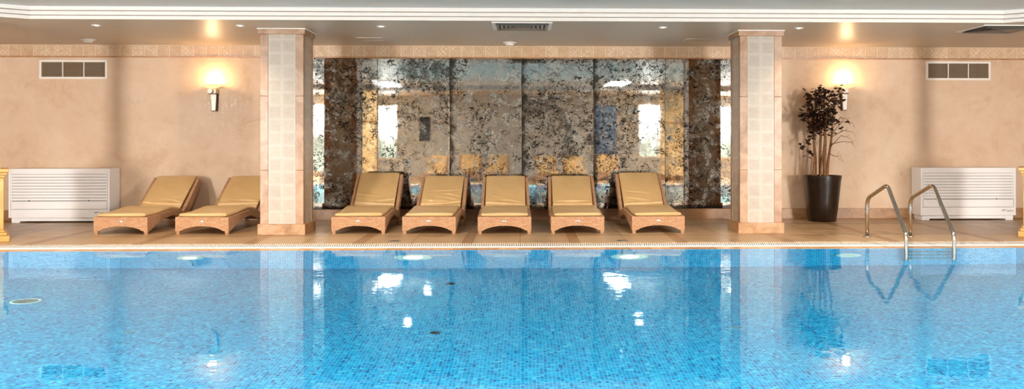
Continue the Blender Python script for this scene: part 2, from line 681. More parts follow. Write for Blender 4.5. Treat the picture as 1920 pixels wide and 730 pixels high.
def prism(bm, pts, fn, a, b):
    """extrude a 2-D outline between a and b; fn(p, t) -> 3-D point"""
    A = [bm.verts.new(fn(p, a)) for p in pts]
    C = [bm.verts.new(fn(p, b)) for p in pts]
    bm.faces.new(A)
    bm.faces.new(C[::-1])
    n = len(pts)
    for i in range(n):
        bm.faces.new((A[i], A[(i + 1) % n], C[(i + 1) % n], C[i]))
    return bm


def lathe(bm, prof, c=(0, 0, 0), seg=32, axis='z', a0=0.0, a1=2 * PI):
    full = abs(a1 - a0 - 2 * PI) < 1e-6
    cols = seg if full else seg + 1
    rings = []
    for r, h in prof:
        ring = []
        for i in range(cols):
            t = a0 + (a1 - a0) * i / seg
            x, y = r * math.cos(t), r * math.sin(t)
            p = (x, y, h) if axis == 'z' else ((x, h, y) if axis == 'y' else (h, x, y))
            ring.append(bm.verts.new((p[0] + c[0], p[1] + c[1], p[2] + c[2])))
        rings.append(ring)
    for a, b in zip(rings, rings[1:]):
        for i in range(cols if full else cols - 1):
            j = (i + 1) % cols
            bm.faces.new((a[i], a[j], b[j], b[i]))
    for ring, rh in ((rings[0], prof[0]), (rings[-1], prof[-1])):
        if rh[0] > 1e-5 and full:
            bm.faces.new(ring)
    return bm


def tube(bm, pts, r, seg=10, cap=True):
    pts = [Vector(p) for p in pts]
    rs = r if isinstance(r, (list, tuple)) else [r] * len(pts)
    rings = []
    prev = None
    for i, p in enumerate(pts):
        t = (pts[min(i + 1, len(pts) - 1)] - pts[max(i - 1, 0)]).normalized()
        if prev is None:
            up = Vector((0, 0, 1)) if abs(t.z) < 0.9 else Vector((1, 0, 0))
            n = t.cross(up).normalized()
        else:
            n = (prev - t * prev.dot(t)).normalized()
        prev = n
        b = t.cross(n)
        rings.append([bm.verts.new(p + (n * math.cos(2 * PI * k / seg) + b * math.sin(2 * PI * k / seg)) * rs[i]) for k in range(seg)])
    for a, b in zip(rings, rings[1:]):
        for k in range(seg):
            bm.faces.new((a[k], a[(k + 1) % seg], b[(k + 1) % seg], b[k]))
    if cap:
        bm.faces.new(rings[0])
        bm.faces.new(rings[-1])
    return bm


def fillet(pts, rad, n=6):
    pts = [Vector(p) for p in pts]
    out = [pts[0]]
    for i in range(1, len(pts) - 1):
        a, b, c = pts[i - 1], pts[i], pts[i + 1]
        rr = rad[i - 1] if isinstance(rad, (list, tuple)) else rad
        d = min(rr, (a - b).length * 0.48, (c - b).length * 0.48)
        p0 = b + (a - b).normalized() * d
        p1 = b + (c - b).normalized() * d
        for k in range(n + 1):
            t = k / n
            out.append(p0 * (1 - t) ** 2 + b * 2 * t * (1 - t) + p1 * t * t)
    out.append(pts[-1])
    return out


# ------------------------------------------------------------------ room shell
WY, SY, SX = 14.634, -2.2, 11.0     # north wall, south wall, side walls
H, HC = 2.75, 2.90                  # soffit, coffer ceiling
DY = 9.6


def octagon(x0, x1, ys, yn, cx, cyy):
    """anticlockwise from the north-west end of the north edge"""
    return [(-x0, yn), (-x1, yn - cyy), (-x1, ys + cyy), (-x0, ys), (x0, ys), (x1, ys + cyy), (x1, yn - cyy), (x0, yn)]


POOL = octagon(6.05, 7.40, 3.60, 10.72, 0, 1.10)
GR_IN = octagon(6.16, 7.70, 3.32, 11.00, 0, 1.22)
GR_OUT = octagon(6.30, 8.08, 2.96, 11.36, 0, 1.38)
COF = octagon(6.05, 7.50, 0.87, 11.47, 0, 1.05)
RECT = [(-SX, WY + 0.15), (-SX, 9.0), (-SX, 5.0), (-SX, SY - 0.15), (SX, SY - 0.15), (SX, 5.0), (SX, 9.0), (SX, WY + 0.15)]


def ring(bm, A, Bp, za, zb):
    n = len(A)
    a = [bm.verts.new((*p, za)) for p in A]
    b = [bm.verts.new((*p, zb)) for p in Bp]
    for i in range(n):
        bm.faces.new((a[i], a[(i + 1) % n], b[(i + 1) % n], b[i]))
    return bm


def poly(bm, P, z):
    bm.faces.new([bm.verts.new((*p, z)) for p in P])
    return bm


# deck with a real thickness at the gutter
b = B()
ring(b, GR_OUT, RECT, 0, 0)
ring(b, GR_OUT, GR_OUT, 0, -0.12)
struct('floor', b, MAT['deck'])
b = B()
ring(b, GR_OUT, GR_IN, -0.12, -0.12)
ring(b, GR_IN, GR_IN, -0.12, -0.03)
struct('trim_1', b, MAT['dark'])       # gutter channel
b = B()
ring(b, GR_IN, POOL, -0.012, -0.012)
ring(b, GR_IN, GR_IN, -0.012, -0.05)
struct('trim_2', b, MAT['coping'])     # coping tiles at the water's edge
# pool basin
b = B()
ring(b, POOL, POOL, -0.012, -1.35)
poly(b, POOL, -1.35)
struct('pool_basin', b, MAT['mosaic'])
b = B()
poly(b, POOL, -0.0135)
o = struct('pool_water', b, MAT['water'])
for pl in o.data.polygons:
    if pl.normal.z < 0:
        o.data.flip_normals()
        break

# overflow grate: one bar after another round the pool
b = B()
PITCH = 0.0262
n8 = len(GR_IN)
for i in range(n8):
    i0, i1 = Vector(GR_IN[i]), Vector(GR_IN[(i + 1) % n8])
    o0, o1 = Vector(GR_OUT[i]), Vector(GR_OUT[(i + 1) % n8])
    cnt = int((o1 - o0).length / PITCH)
    t = (o1 - o0).normalized() * 0.0072
    for k in range(cnt):
        f = (k + 0.5) / cnt
        p, q = i0.lerp(i1, f), o0.lerp(o1, f)
        d = (q - p).normalized() * 0.012
        p, q = p + d, q - d * 4.0
        v = [b.verts.new((pt.x, pt.y, z)) for z in (-0.03, -0.002) for pt in (p - t, p + t, q + t, q - t)]
        for fc in ((4, 5, 6, 7), (0, 1, 5, 4), (1, 2, 6, 5), (2, 3, 7, 6), (3, 0, 4, 7)):
            b.faces.new([v[j] for j in fc])
g = obj('overflow_grate', b, MAT['grate'])
tag(g, 'white slotted overflow grate running along the pool edge', 'grate')
b = B()
for A_, B_ in ((GR_IN, 0.02),):
    for i in range(n8):
        p, q = Vector(A_[i]), Vector(A_[(i + 1) % n8])
        nrm = Vector((-(q - p).y, (q - p).x)).normalized() * (-B_ if True else B_)
        v = [b.verts.new((pt.x, pt.y, z)) for z in (-0.05, -0.0035) for pt in (p, q, q + nrm, p + nrm)]
        for fc in ((4, 5, 6, 7), (0, 1, 5, 4), (1, 2, 6, 5), (2, 3, 7, 6), (3, 0, 4, 7)):
            b.faces.new([v[j] for j in fc])
obj('edge_rail', b, MAT['grate'], parent=g)

# walls
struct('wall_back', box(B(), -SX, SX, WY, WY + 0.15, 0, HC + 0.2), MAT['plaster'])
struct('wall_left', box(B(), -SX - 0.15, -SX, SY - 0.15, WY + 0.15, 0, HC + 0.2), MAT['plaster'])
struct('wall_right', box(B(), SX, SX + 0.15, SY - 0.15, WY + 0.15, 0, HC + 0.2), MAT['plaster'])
# ceiling soffit, coffer
b = B()
ring(b, COF, RECT, H, H)
struct('ceiling', b, MAT['soffit'])
b = B()
COF_UP = octagon(6.05, 7.50, 0.87, 11.47, 0, 1.05)
poly(b, octagon(5.9, 7.35, 1.02, 11.32, 0, 1.05), HC + 0.0)
struct('ceiling_coffer', b, MAT['coffer'])
# stepped cornice round the coffer: every band overhangs the one below
b = B()


def inset(d):
    k = d * 0.42
    return octagon(6.05 - k, 7.50 - d, 0.87 + d, 11.47 - d, 0, 1.05 - (d - d * 0.42) * 0.0)


lv = [(0.0, H - 0.002, H + 0.038, H + 0.050), (0.016, H + 0.050, H + 0.092, H + 0.104), (0.032, H + 0.104, HC + 0.002, None)]
for d, z0, z1, z2 in lv:
    ring(b, inset(d), inset(d), z0, z1)
    if z2:                                                # shadow groove above the band
        ring(b, inset(d), inset(d - 0.05), z1, z1)
        ring(b, inset(d - 0.05), inset(d - 0.05), z1, z2)
        ring(b, inset(d - 0.05), inset(d + 0.016), z2, z2)
struct('trim_3', b, MAT['cornice'])
b = B()
ring(b, inset(0.05), inset(0.3), HC + 0.003, HC + 0.003)
struct('trim_4', b, MAT['coffer'])

# tiled frieze band, marble beads and baseboard on the north wall
struct('trim_5', box(B(), -SX, SX, WY - 0.022, WY, 2.572, H - 0.006), MAT['frieze'])
struct('trim_6', box(B(), -SX, SX, WY - 0.034, WY, 2.552, 2.572), MAT['marble_dark'])
struct('trim_7', box(B(), -SX, SX, WY - 0.030, WY, H - 0.012, H), MAT['bead'])
struct('baseboard_back', box(B(), -SX, SX, WY - 0.024, WY, 0, 0.165), MAT['skirting'], bevel=0.004)

# south wall with its windows (seen in the mirrors only)
wins = [(-9.5, -8.3, 0.6, 2.45, 'window'), (-7.35, -6.6, 0.1, 2.45, 'window'), (-5.6, -4.27, 0.6, 2.45, 'window'),
        (3.95, 5.3, 0.6, 2.45, 'window'), (6.5, 7.3, 0.6, 2.45, 'window'), (8.3, 9.5, 0.6, 2.45, 'window'), (2.35, 3.27, 0.02, 2.45, 'window_blue')]
xs = sorted(set([-SX, SX] + [v for w_ in wins for v in w_[:2]]))
b = B()
for x0, x1 in zip(xs, xs[1:]):
    hole = next((w_ for w_ in wins if w_[0] <= x0 + 1e-6 and w_[1] >= x1 - 1e-6), None)
    if hole:
        box(b, x0, x1, SY - 0.15, SY, 0, hole[2])
        box(b, x0, x1, SY - 0.15, SY, hole[3], HC + 0.2)
    else:
        box(b, x0, x1, SY - 0.15, SY, 0, HC + 0.2)
struct('wall_front', b, MAT['plaster_grey'])
for i, (x0, x1, z0, z1, mk) in enumerate(wins):
    b = B()
    quad(b, (x0, SY - 0.1, z0), (x1, SY - 0.1, z0), (x1, SY - 0.1, z1), (x0, SY - 0.1, z1))
    p = struct('window_%d' % (i + 1), b, MAT[mk])
    b = B()
    t = 0.05
    box(b, x0, x0 + t, SY - 0.09, SY + 0.02, z0, z1)
    box(b, x1 - t, x1, SY - 0.09, SY + 0.02, z0, z1)
    box(b, x0 + t, x1 - t, SY - 0.09, SY + 0.02, z1 - t, z1)
    box(b, x0 + t, x1 - t, SY - 0.09, SY + 0.02, z0, z0 + t)
    if x1 - x0 > 1.0:
        box(b, (x0 + x1) / 2 - 0.025, (x0 + x1) / 2 + 0.025, SY - 0.09, SY + 0.02, z0 + t, z1 - t)
    obj('frame', b, MAT['white'], parent=p)

# luminous panels added out of view in the coffer to light the room
for i, (px, lab) in enumerate(((-3.95, 'left'), (2.75, 'right'))):
    p = thing('added_light_panel', 'long white luminous panel added to the pool ceiling as fill light, the %s of the two' % lab, 'ceiling light', (px, 2.4, HC), group='added ceiling fill panels')
    obj('diffuser', box(B(), -0.3, 0.3, -1.1, 1.1, -0.02, -0.002), MAT['panel'], p)
    b = B()
    for s in (-1, 1):
        box(b, s * 0.32 - 0.02, s * 0.32 + 0.02, -1.14, 1.14, -0.035, -0.001)
        box(b, -0.3, 0.3, s * 1.12 - 0.02, s * 1.12 + 0.02, -0.035, -0.001)
    obj('frame', b, MAT['white'], p)


# recessed lamps added out of view in the coffer as main light
rows_ = (('row nearer the far deck', 8.6, 1.0), ('row nearer the camera', 4.2, 0.7))
cols_ = (('leftmost', -5.6), ('inner left', -2.6), ('inner right', 2.6), ('rightmost', 5.6))
for rl_, yy, k_ in rows_:
    for cl_, xx in cols_:
        d = thing('added_coffer_lamp', 'round recessed lamp added to the pool ceiling to light the room, %s of the %s' % (cl_, rl_), 'ceiling light', (xx, yy, HC), group='added recessed lamps over the pool')
        b = B()
        for r0, z0_, r1, z1_ in ((0.05, -0.001, 0.075, -0.001), (0.075, -0.001, 0.07, -0.014), (0.07, -0.014, 0.05, -0.006)):
            for q in range(24):
                a0, a1 = 2 * PI * q / 24, 2 * PI * (q + 1) / 24
                b.faces.new([b.verts.new((r_ * math.cos(t_), r_ * math.sin(t_), z_)) for r_, z_, t_ in ((r0, z0_, a0), (r0, z0_, a1), (r1, z1_, a1), (r1, z1_, a0))])
        bmesh.ops.remove_doubles(b, verts=b.verts[:], dist=1e-5)
        obj('trim_ring', b, MAT['white'], d)
        b = B()
        for q in range(24):
            a0, a1 = 2 * PI * q / 24, 2 * PI * (q + 1) / 24
            b.faces.new([b.verts.new(p_) for p_ in ((0, 0, -0.005), (0.05 * math.cos(a0), 0.05 * math.sin(a0), -0.004), (0.05 * math.cos(a1), 0.05 * math.sin(a1), -0.004))])
        bmesh.ops.remove_doubles(b, verts=b.verts[:], dist=1e-5)
        obj('lens', b, MAT['downlight'], d)
        sd = bpy.data.lights.new('coffer_fill_beam', 'SPOT')
        sd.energy = P_SPOT * k_
        sd.color = (1.0, 0.955, 0.89)
        sd.spot_size = 2.9
        sd.spot_blend = 0.5
        sd.shadow_soft_size = 0.10
        so = bpy.data.objects.new('coffer_fill_beam', sd)
        so.location = (0, 0, -0.11)
        so.parent = d
        col.objects.link(so)


# ------------------------------------------------------------------ tiled pillars
def pillar(x0, y0, label):
    W_ = 0.571
    cx, cy_ = x0 + W_ / 2, y0 + W_ / 2
    p = thing('pillar', label, 'pillar', (cx, cy_, 0), group='tiled pillars before the north wall')
    p['kind'] = 'thing'
    h = W_ / 2
    e = 0.104
    zt = H - 0.078
    for sx in (-1, 1):
        for sy in (-1, 1):
            b = B()
            for za, zb in ((0.145, 0.86), (0.862, 1.85), (1.852, zt)):
                xa, xb = sorted((sx * h, sx * (h - e)))
                ya, yb = sorted((sy * h, sy * (h - e)))
                box(b, xa, xb, ya, yb, za, zb)
            obj('marble_edge', b, MAT['marble'], p, bevel=0.003)
    k = h - 0.008
    ie = h - e
    for q in range(4):
        b = B()
        if q % 2 == 0:
            s = -1 if q == 0 else 1
            ya, yb = sorted((s * k, s * (k - 0.03)))
            box(b, -ie, ie, ya, yb, 0.14, zt)
        else:
            s = -1 if q == 1 else 1
            xa, xb = sorted((s * k, s * (k - 0.03)))
            box(b, xa, xb, -ie, ie, 0.14, zt)
        obj('tile_panel', b, MAT['coltile'], p)
    obj('plinth', box(B(), -h - 0.028, h + 0.028, -h - 0.028, h + 0.028, 0, 0.146), MAT['plinth'], p, bevel=0.005)
    obj('capital', box(B(), -h - 0.024, h + 0.024, -h - 0.024, h + 0.024, zt, H - 0.011), MAT['marble'], p, bevel=0.004)
    obj('fillet', box(B(), -h - 0.034, h + 0.034, -h - 0.034, h + 0.034, H - 0.011, H), MAT['white'], p)
    return p


pillar(-3.518, 12.377, 'square tiled pillar with marble edges beside the pair of loungers')
pillar(2.909, 12.377, 'square tiled pillar with marble edges beside the potted tree')


# ochre corner columns on pedestals
def corner_column(cx, cy_, rz, label):
    p = thing('corner_column', label, 'column', (cx, cy_, 0), rz, group='ochre corner columns')
    p['kind'] = 'thing'
    b = B()
    for hw, z0, z1 in ((0.31, 0, 0.075), (0.285, 0.075, 0.115), (0.265, 0.115, 0.14)):
        box(b, -hw, hw, -hw, hw, z0, z1)
    obj('base', b, MAT['ochre'], p, bevel=0.012)
    b = B()
    box(b, -0.245, 0.245, -0.245, 0.245, 0.14, 0.80)
    for s in (-1, 1):                                   # raised frames round a sunk field
        for xa, xb, za, zb in ((-0.245, -0.175, 0.16, 0.78), (0.175, 0.245, 0.16, 0.78), (-0.175, 0.175, 0.16, 0.23), (-0.175, 0.175, 0.71, 0.78)):
            ya, yb = sorted((s * 0.245, s * 0.258))
            box(b, xa, xb, ya, yb, za, zb)
    obj('pedestal', b, MAT['ochre'], p, bevel=0.004)
    b = B()
    for hw, z0, z1 in ((0.262, 0.80, 0.83), (0.282, 0.83, 0.865), (0.305, 0.865, 0.905)):
        box(b, -hw, hw, -hw, hw, z0, z1)
    obj('cornice', b, MAT['ochre'], p, bevel=0.006)
    b = B()
    box(b, -0.215, 0.215, -0.215, 0.215, 0.905, 0.985)
    lathe(b, [(0.185, 0.985), (0.19, 1.005), (0.18, 1.02), (0.13, 1.035), (0.125, 1.06), (0.115, 1.3), (0.11, 2.3), (0.125, 2.33), (0.11, 2.35), (0.12, 2.45), (0.15, 2.55)])
    box(b, -0.15, 0.15, -0.15, 0.15, 2.55, H - 0.002)
    obj('shaft', b, MAT['ochre'], p, bevel=0.006)
    return p


corner_column(-6.81, 11.77, math.radians(29), 'ochre column on a square pedestal at the left end of the pool')
corner_column(6.83, 11.91, math.radians(-29), 'ochre column on a square pedestal at the right end of the pool')

# pillars of the opposite deck, seen in the mirrors
for cx, lab in ((-4.82, 'left'), (4.60, 'right')):
    p = thing('stone_pier', 'square ochre stone pier reflected in the %s mirrors' % lab, 'pier', (cx, 0.70, 0), group='ochre piers of the opposite deck')
    b = B()
    for z0, z1 in ((0.16, 0.95), (0.956, 1.75), (1.80, 2.25), (2.256, H)):
        box(b, -0.30, 0.30, -0.30, 0.30, z0, z1)
    obj('shaft', b, MAT['pier'], p, bevel=0.004)
    obj('band', box(B(), -0.31, 0.31, -0.31, 0.31, 1.75, 1.80), MAT['marble_dark'], p)
    obj('plinth', box(B(), -0.33, 0.33, -0.33, 0.33, 0, 0.16), MAT['marble'], p, bevel=0.005)
    obj('notice', box(B(), -0.22, -0.13, 0.30, 0.306, 1.22, 1.38), MAT['blueprint'], p)

p = thing('wall_picture', 'dark slate picture hung on the opposite wall, seen in a mirror', 'picture', (-3.35, SY, 1.62))
obj('canvas', box(B(), -0.16, 0.16, 0.002, 0.02, -0.38, 0.38), MAT['picture'], p)
b = B()
for s in (-1, 1):
    box(b, s * 0.17 - 0.012, s * 0.17 + 0.012, 0.0, 0.03, -0.40, 0.40)
    box(b, -0.158, 0.158, 0.0, 0.03, s * 0.39 - 0.012, s * 0.39 + 0.012)
obj('frame', b, MAT['bronze'], p)

# ------------------------------------------------------------------ antiqued mirror panels
seams = [-3.45, -2.322, -1.189, -0.05, 1.094, 2.236, 3.392]
mir_lab = ['antiqued mirror panel beside the left pillar', 'antiqued mirror panel behind the leftmost lounger of the five',
           'dark speckled mirror panel left of the middle seam', 'grey speckled mirror panel right of the middle seam',
           'antiqued mirror panel reflecting the blue door', 'antiqued mirror panel beside the right pillar']
for i in range(6):
    x0, x1 = seams[i] + 0.003, seams[i + 1] - 0.003
    b = box(B(), -(x1 - x0) / 2, (x1 - x0) / 2, -0.012, 0.0, 0.0, 2.383)
    o = obj('mirror_panel', b, MAT['mirror'], loc=((x0 + x1) / 2, WY - 0.004, 0.167), bevel=0.003)
    o.rotation_euler = (0.0006 * ((-1) ** i), 0, (0, 0.0012, -0.0015, 0.001, 0.0022, -0.001)[i])
    o.color = (0.95, 0.95, 0.95, 1) if i in (2, 3, 4) else (0.2, 0.2, 0.2, 1)
    tag(o, mir_lab[i], 'mirror', 'antiqued mirror panels')
struct('trim_8', box(B(), -3.46, 3.40, WY - 0.003, WY - 0.0005, 0.165, 2.552), MAT['dark'])


# ------------------------------------------------------------------ sun loungers
def cushion(bm, path, halfw, th, wr=None, M=28):
    """a padded slab along path [(y, z)], its underside on the path"""
    rings = []
    n = len(path)
    for i, (y, z) in enumerate(path):
        a, c = path[max(0, i - 1)], path[min(n - 1, i + 1)]
        t = Vector((c[0] - a[0], c[1] - a[1])).normalized()
        nr = Vector((-t.y, t.x))
        endf = min(i, n - 1 - i)
        k = (0.70, 0.93, 0.99)[endf] if endf < 3 else 1.0
        hw = halfw * ((0.985, 0.995)[endf] if endf < 2 else 1.0)
        ring_ = []
        for j in range(M):
            ang = 2 * PI * j / M
            cx, sx = math.cos(ang), math.sin(ang)
            ex = 0.20
            px = hw * (abs(cx) ** (ex if M < 40 else 0.42)) * (1 if cx >= 0 else -1)
            pz = th / 2 * k * (abs(sx) ** 0.42) * (1 if sx >= 0 else -1)
            off = th / 2 + pz
            if wr and sx > 0.2:
                off += wr(px, i / (n - 1))
            ring_.append(bm.verts.new((px, y + nr.x * off, z + nr.y * off)))
        rings.append(ring_)
    for a, c in zip(rings, rings[1:]):
        for j in range(len(a)):
            bm.faces.new((a[j], a[(j + 1) % len(a)], c[(j + 1) % len(a)], c[j]))
    bm.faces.new(rings[0])
    bm.faces.new(rings[-1])
    return bm


def catmull(P, n):
    out = []
    for i in range(len(P) - 1):
        p0, p1, p2, p3 = P[max(0, i - 1)], P[i], P[i + 1], P[min(len(P) - 1, i + 2)]
        for k in range(n):
            t = k / n
            out.append(tuple(0.5 * ((2 * p1[d]) + (-p0[d] + p2[d]) * t + (2 * p0[d] - 5 * p1[d] + 4 * p2[d] - p3[d]) * t * t + (-p0[d] + 3 * p1[d] - 3 * p2[d] + p3[d]) * t ** 3) for d in (0, 1)))
    out.append(tuple(P[-1]))
    return out


HW = 0.36


def lounger(label, rise, seed):
    rr = random.Random(seed)
    L = thing('sun_lounger', label, 'sun lounger')
    TOP = [(0.0, 0.232), (0.30, 0.238), (0.60, 0.256), (0.86, 0.270), (1.06, 0.244), (1.24, 0.205)]
    BOT = [(1.24, 0.10), (1.06, 0.145), (0.86, 0.185), (0.60, 0.170), (0.36, 0.125), (0.20, 0.085), (0.09, 0.045)]
    BL = 0.80                                            # back length
    ca, sa = math.cos(rise), math.sin(rise)
    b0 = Vector((1.22, 0.205))
    bt = Vector((b0.x + BL * ca, b0.y + BL * sa))
    tk = 0.085                                           # thickness of the woven back
    nb = Vector((sa, -ca))
    # side rails: front leg, arched underside, hump, dip
    top = catmull(TOP, 5)
    bot = catmull(BOT, 5)
    side = [(0.0, 0.045)] + top + [(1.40, 0.19), (1.40, 0.10)] + bot
    b = B()
    for s in (-1, 1):
        prism(b, side, lambda p, t: (t, p[0], p[1]), *sorted((s * HW, s * (HW - 0.045))))
    # front panel with its arch
    arch = [(-HW + 0.001, 0.231)]
    fr = [(-HW + 0.001, 0.231), (HW - 0.001, 0.231), (HW - 0.001, 0.045), (HW - 0.055, 0.045)]
    for k in range(13):
        x = (HW - 0.075) * (1 - 2 * k / 12)
        fr.append((x, 0.048 + 0.062 * (1 - (x / (HW - 0.075)) ** 2) ** 0.8))
    fr += [(-HW + 0.055, 0.045), (-HW + 0.001, 0.045)]
    prism(b, fr, lambda p, t: (p[0], t, p[1]), -0.004, 0.04)
    box(b, -HW + 0.045, HW - 0.045, 1.34, 1.38, 0.09, 0.19)
    # woven deck under the cushion
    for (y0, z0), (y1, z1) in zip(top, top[1:]):
        v = [b.verts.new(p) for p in ((-HW + 0.04, y0, z0 - 0.015), (HW - 0.04, y0, z0 - 0.015), (HW - 0.04, y1, z1 - 0.015), (-HW + 0.04, y1, z1 - 0.015))]
        b.faces.new(v)
    frame_ = obj('base_frame', b, MAT['wicker'], L)
    for sx in (-1, 1):
        for yy in (0.028, 1.36):
            b = B()
            x = sx * (HW - 0.029)
            h0, h1 = 0.020, 0.026
            zt = 0.05 if yy < 1 else 0.11
            lo = [b.verts.new((x + a * h0, yy + c * h0, 0)) for a, c in ((-1, -1), (1, -1), (1, 1), (-1, 1))]
            hi = [b.verts.new((x + a * h1, yy + c * h1, zt)) for a, c in ((-1, -1), (1, -1), (1, 1), (-1, 1))]
            for q in range(4):
                b.faces.new((lo[q], lo[(q + 1) % 4], hi[(q + 1) % 4], hi[q]))
            b.faces.new(lo[::-1])
            b.faces.new(hi)
            obj('leg', b, MAT['wicker'], L)
    # woven backrest: two rails and a panel
    b = B()
    w0, w1 = HW + 0.002, HW - 0.01
    rail = [b0 - nb * 0.012, bt - nb * 0.03, bt + nb * tk, b0 + nb * (tk + 0.05)]
    for s in (-1, 1):
        A = [b.verts.new((s * (w0 if q in (0, 3) else w1), p.x, p.y)) for q, p in enumerate(rail)]
        C = [b.verts.new((s * ((w0 if q in (0, 3) else w1) - 0.045), p.x, p.y)) for q, p in enumerate(rail)]
        b.faces.new(A)
        b.faces.new(C[::-1])
        for q in range(4):
            b.faces.new((A[q], A[(q + 1) % 4], C[(q + 1) % 4], C[q]))
    pan = [b0 + nb * 0.02, bt + nb * 0.012, bt + nb * 0.06, b0 + nb * 0.07]
    prism(b, [(p.x, p.y) for p in pan], lambda p, t: (t, p[0], p[1]), -HW + 0.04, HW - 0.04)
    obj('backrest', b, MAT['wicker'], L)
    # cushions
    cw = HW - 0.040
    sp = [(y, z - 0.006) for y, z in catmull([(0.015, 0.236), (0.30, 0.240), (0.60, 0.258), (0.86, 0.272), (1.04, 0.250), (1.19, 0.218)], 6)]
    sx0 = rr.uniform(-0.01, 0.01)
    b = cushion(B(), sp, cw, 0.052, lambda x, t: 0.004 * math.sin(x * 9 + t * 7 + sx0 * 100))
    obj('seat_cushion', b, MAT['cushion'], L, smooth=True)
    bw = cw - 0.022
    ph = [rr.uniform(0, 6) for _ in range(4)]
    # creases pressed in near the fold: (height on the back, slope, curve, depth)
    cr = [(0.05, rr.uniform(-0.04, 0.04), rr.uniform(0.1, 0.4), 0.010), (0.13, rr.uniform(-0.12, 0.12), rr.uniform(0.0, 0.5), 0.009),
          (rr.uniform(0.19, 0.26), rr.uniform(-0.5, 0.5), rr.uniform(-0.3, 0.4), 0.008), (rr.uniform(0.26, 0.42), rr.uniform(-0.7, 0.7), rr.uniform(-0.2, 0.2), 0.005)]
    ctr = [rr.uniform(-0.15, 0.15) for _ in cr]
    if seed == 14 + 6:
        cr += [(0.22, 0.75, 0.0, 0.009), (0.40, -0.45, 0.2, 0.006), (0.50, 0.1, 0.3, 0.005)]
        ctr += [-0.14, 0.12, 0.05]
    if seed == 11 + 15:
        cr = [(0.10, 0.0, 0.0, 0.018), (0.20, 0.0, 0.05, 0.012)]
        ctr = [0, 0]

    def wr(x, t):
        v = 0.003 * math.sin(x * 7 + ph[3]) * (1 - t)
        for (t0, sl, cv, dp), c0 in zip(cr, ctr):
            tt = t0 + sl * (x - c0) + cv * (x - c0) ** 2
            fade = 1.0 if t0 < 0.15 else math.exp(-((x - c0) / 0.16) ** 2)
            d_ = (t - tt) / 0.022
            v += 1.9 * dp * fade * (math.exp(-(d_ - 1.2) ** 2) * 0.7 - math.exp(-d_ ** 2))
        return v
    N_ = 90
    bp = []
    for k in range(N_ + 1):
        t = k / N_
        p = b0.lerp(bt, -0.005 + 1.025 * t) - nb * (0.004 + 0.012 * math.sin(PI * t))
        bp.append((p.x, p.y))
    b = cushion(B(), bp, bw, 0.05, wr, 84)
    obj('back_cushion', b, MAT['cushion'], L, smooth=True)
    # maker's badge on the front panel
    b = B()
    lathe(b, [(0.001, -0.0085), (0.026, -0.0085), (0.030, -0.006), (0.030, -0.003)], (0, 0, 0), 24, 'y')
    bmesh.ops.scale(b, vec=(1.0, 1.0, 0.52), verts=b.verts[:])
    bd = obj('badge', b, MAT['steel_badge'], frame_, smooth=True)
    bd['label'] = 'small oval silver badge'
    bd.location = (0, 0, 0.170)
    return L


A_LO, A_HI = math.radians(34.5), math.radians(39.0)
spots = [
    (-5.40, 12.50, -0.030, A_LO, 'tan sun lounger in front of the left heating cabinet, nearest to it'),
    (-4.315, 12.47, -0.058, A_LO, 'tan sun lounger partly hidden behind the left pillar'),
    (-2.237, 12.47, -0.005, A_HI, 'tan sun lounger nearest the left pillar on the mirror side'),
    (-1.287, 12.44, 0.028 * -1, A_LO, 'tan sun lounger with a deeply creased back cushion, second from the left pillar'),
    (-0.272, 12.41, 0.012, A_LO, 'tan sun lounger standing straight in the middle of the five by the mirrors'),
    (0.713, 12.41, 0.0, A_LO, 'tan sun lounger with a thick folded cushion, right of the middle one'),
    (1.809, 12.43, 0.03, A_HI, 'tan sun lounger nearest the right pillar, turned slightly'),
]
for i, (x, y, rz, a, lab) in enumerate(spots):
    L = lounger(lab, a, 11 + i * 3)
    L.location = (x, y, 0)
    L.rotation_euler = (0, 0, rz)
    L['group'] = 'tan wicker sun loungers on the far deck'
    proto = L
olabs = ['leftmost', 'second from left', 'third from left', 'third from right', 'second from right', 'rightmost']
for k, x in enumerate((-2.70, -1.75, -0.93, 0.72, 1.58, 2.60)):
    o = dup(proto, (x, 1.62, 0), PI + (k % 3 - 1) * 0.02, 'tan sun lounger reflected in the mirrors, %s of the six reflected' % olabs[k])
    o['group'] = 'sun loungers of the opposite deck'


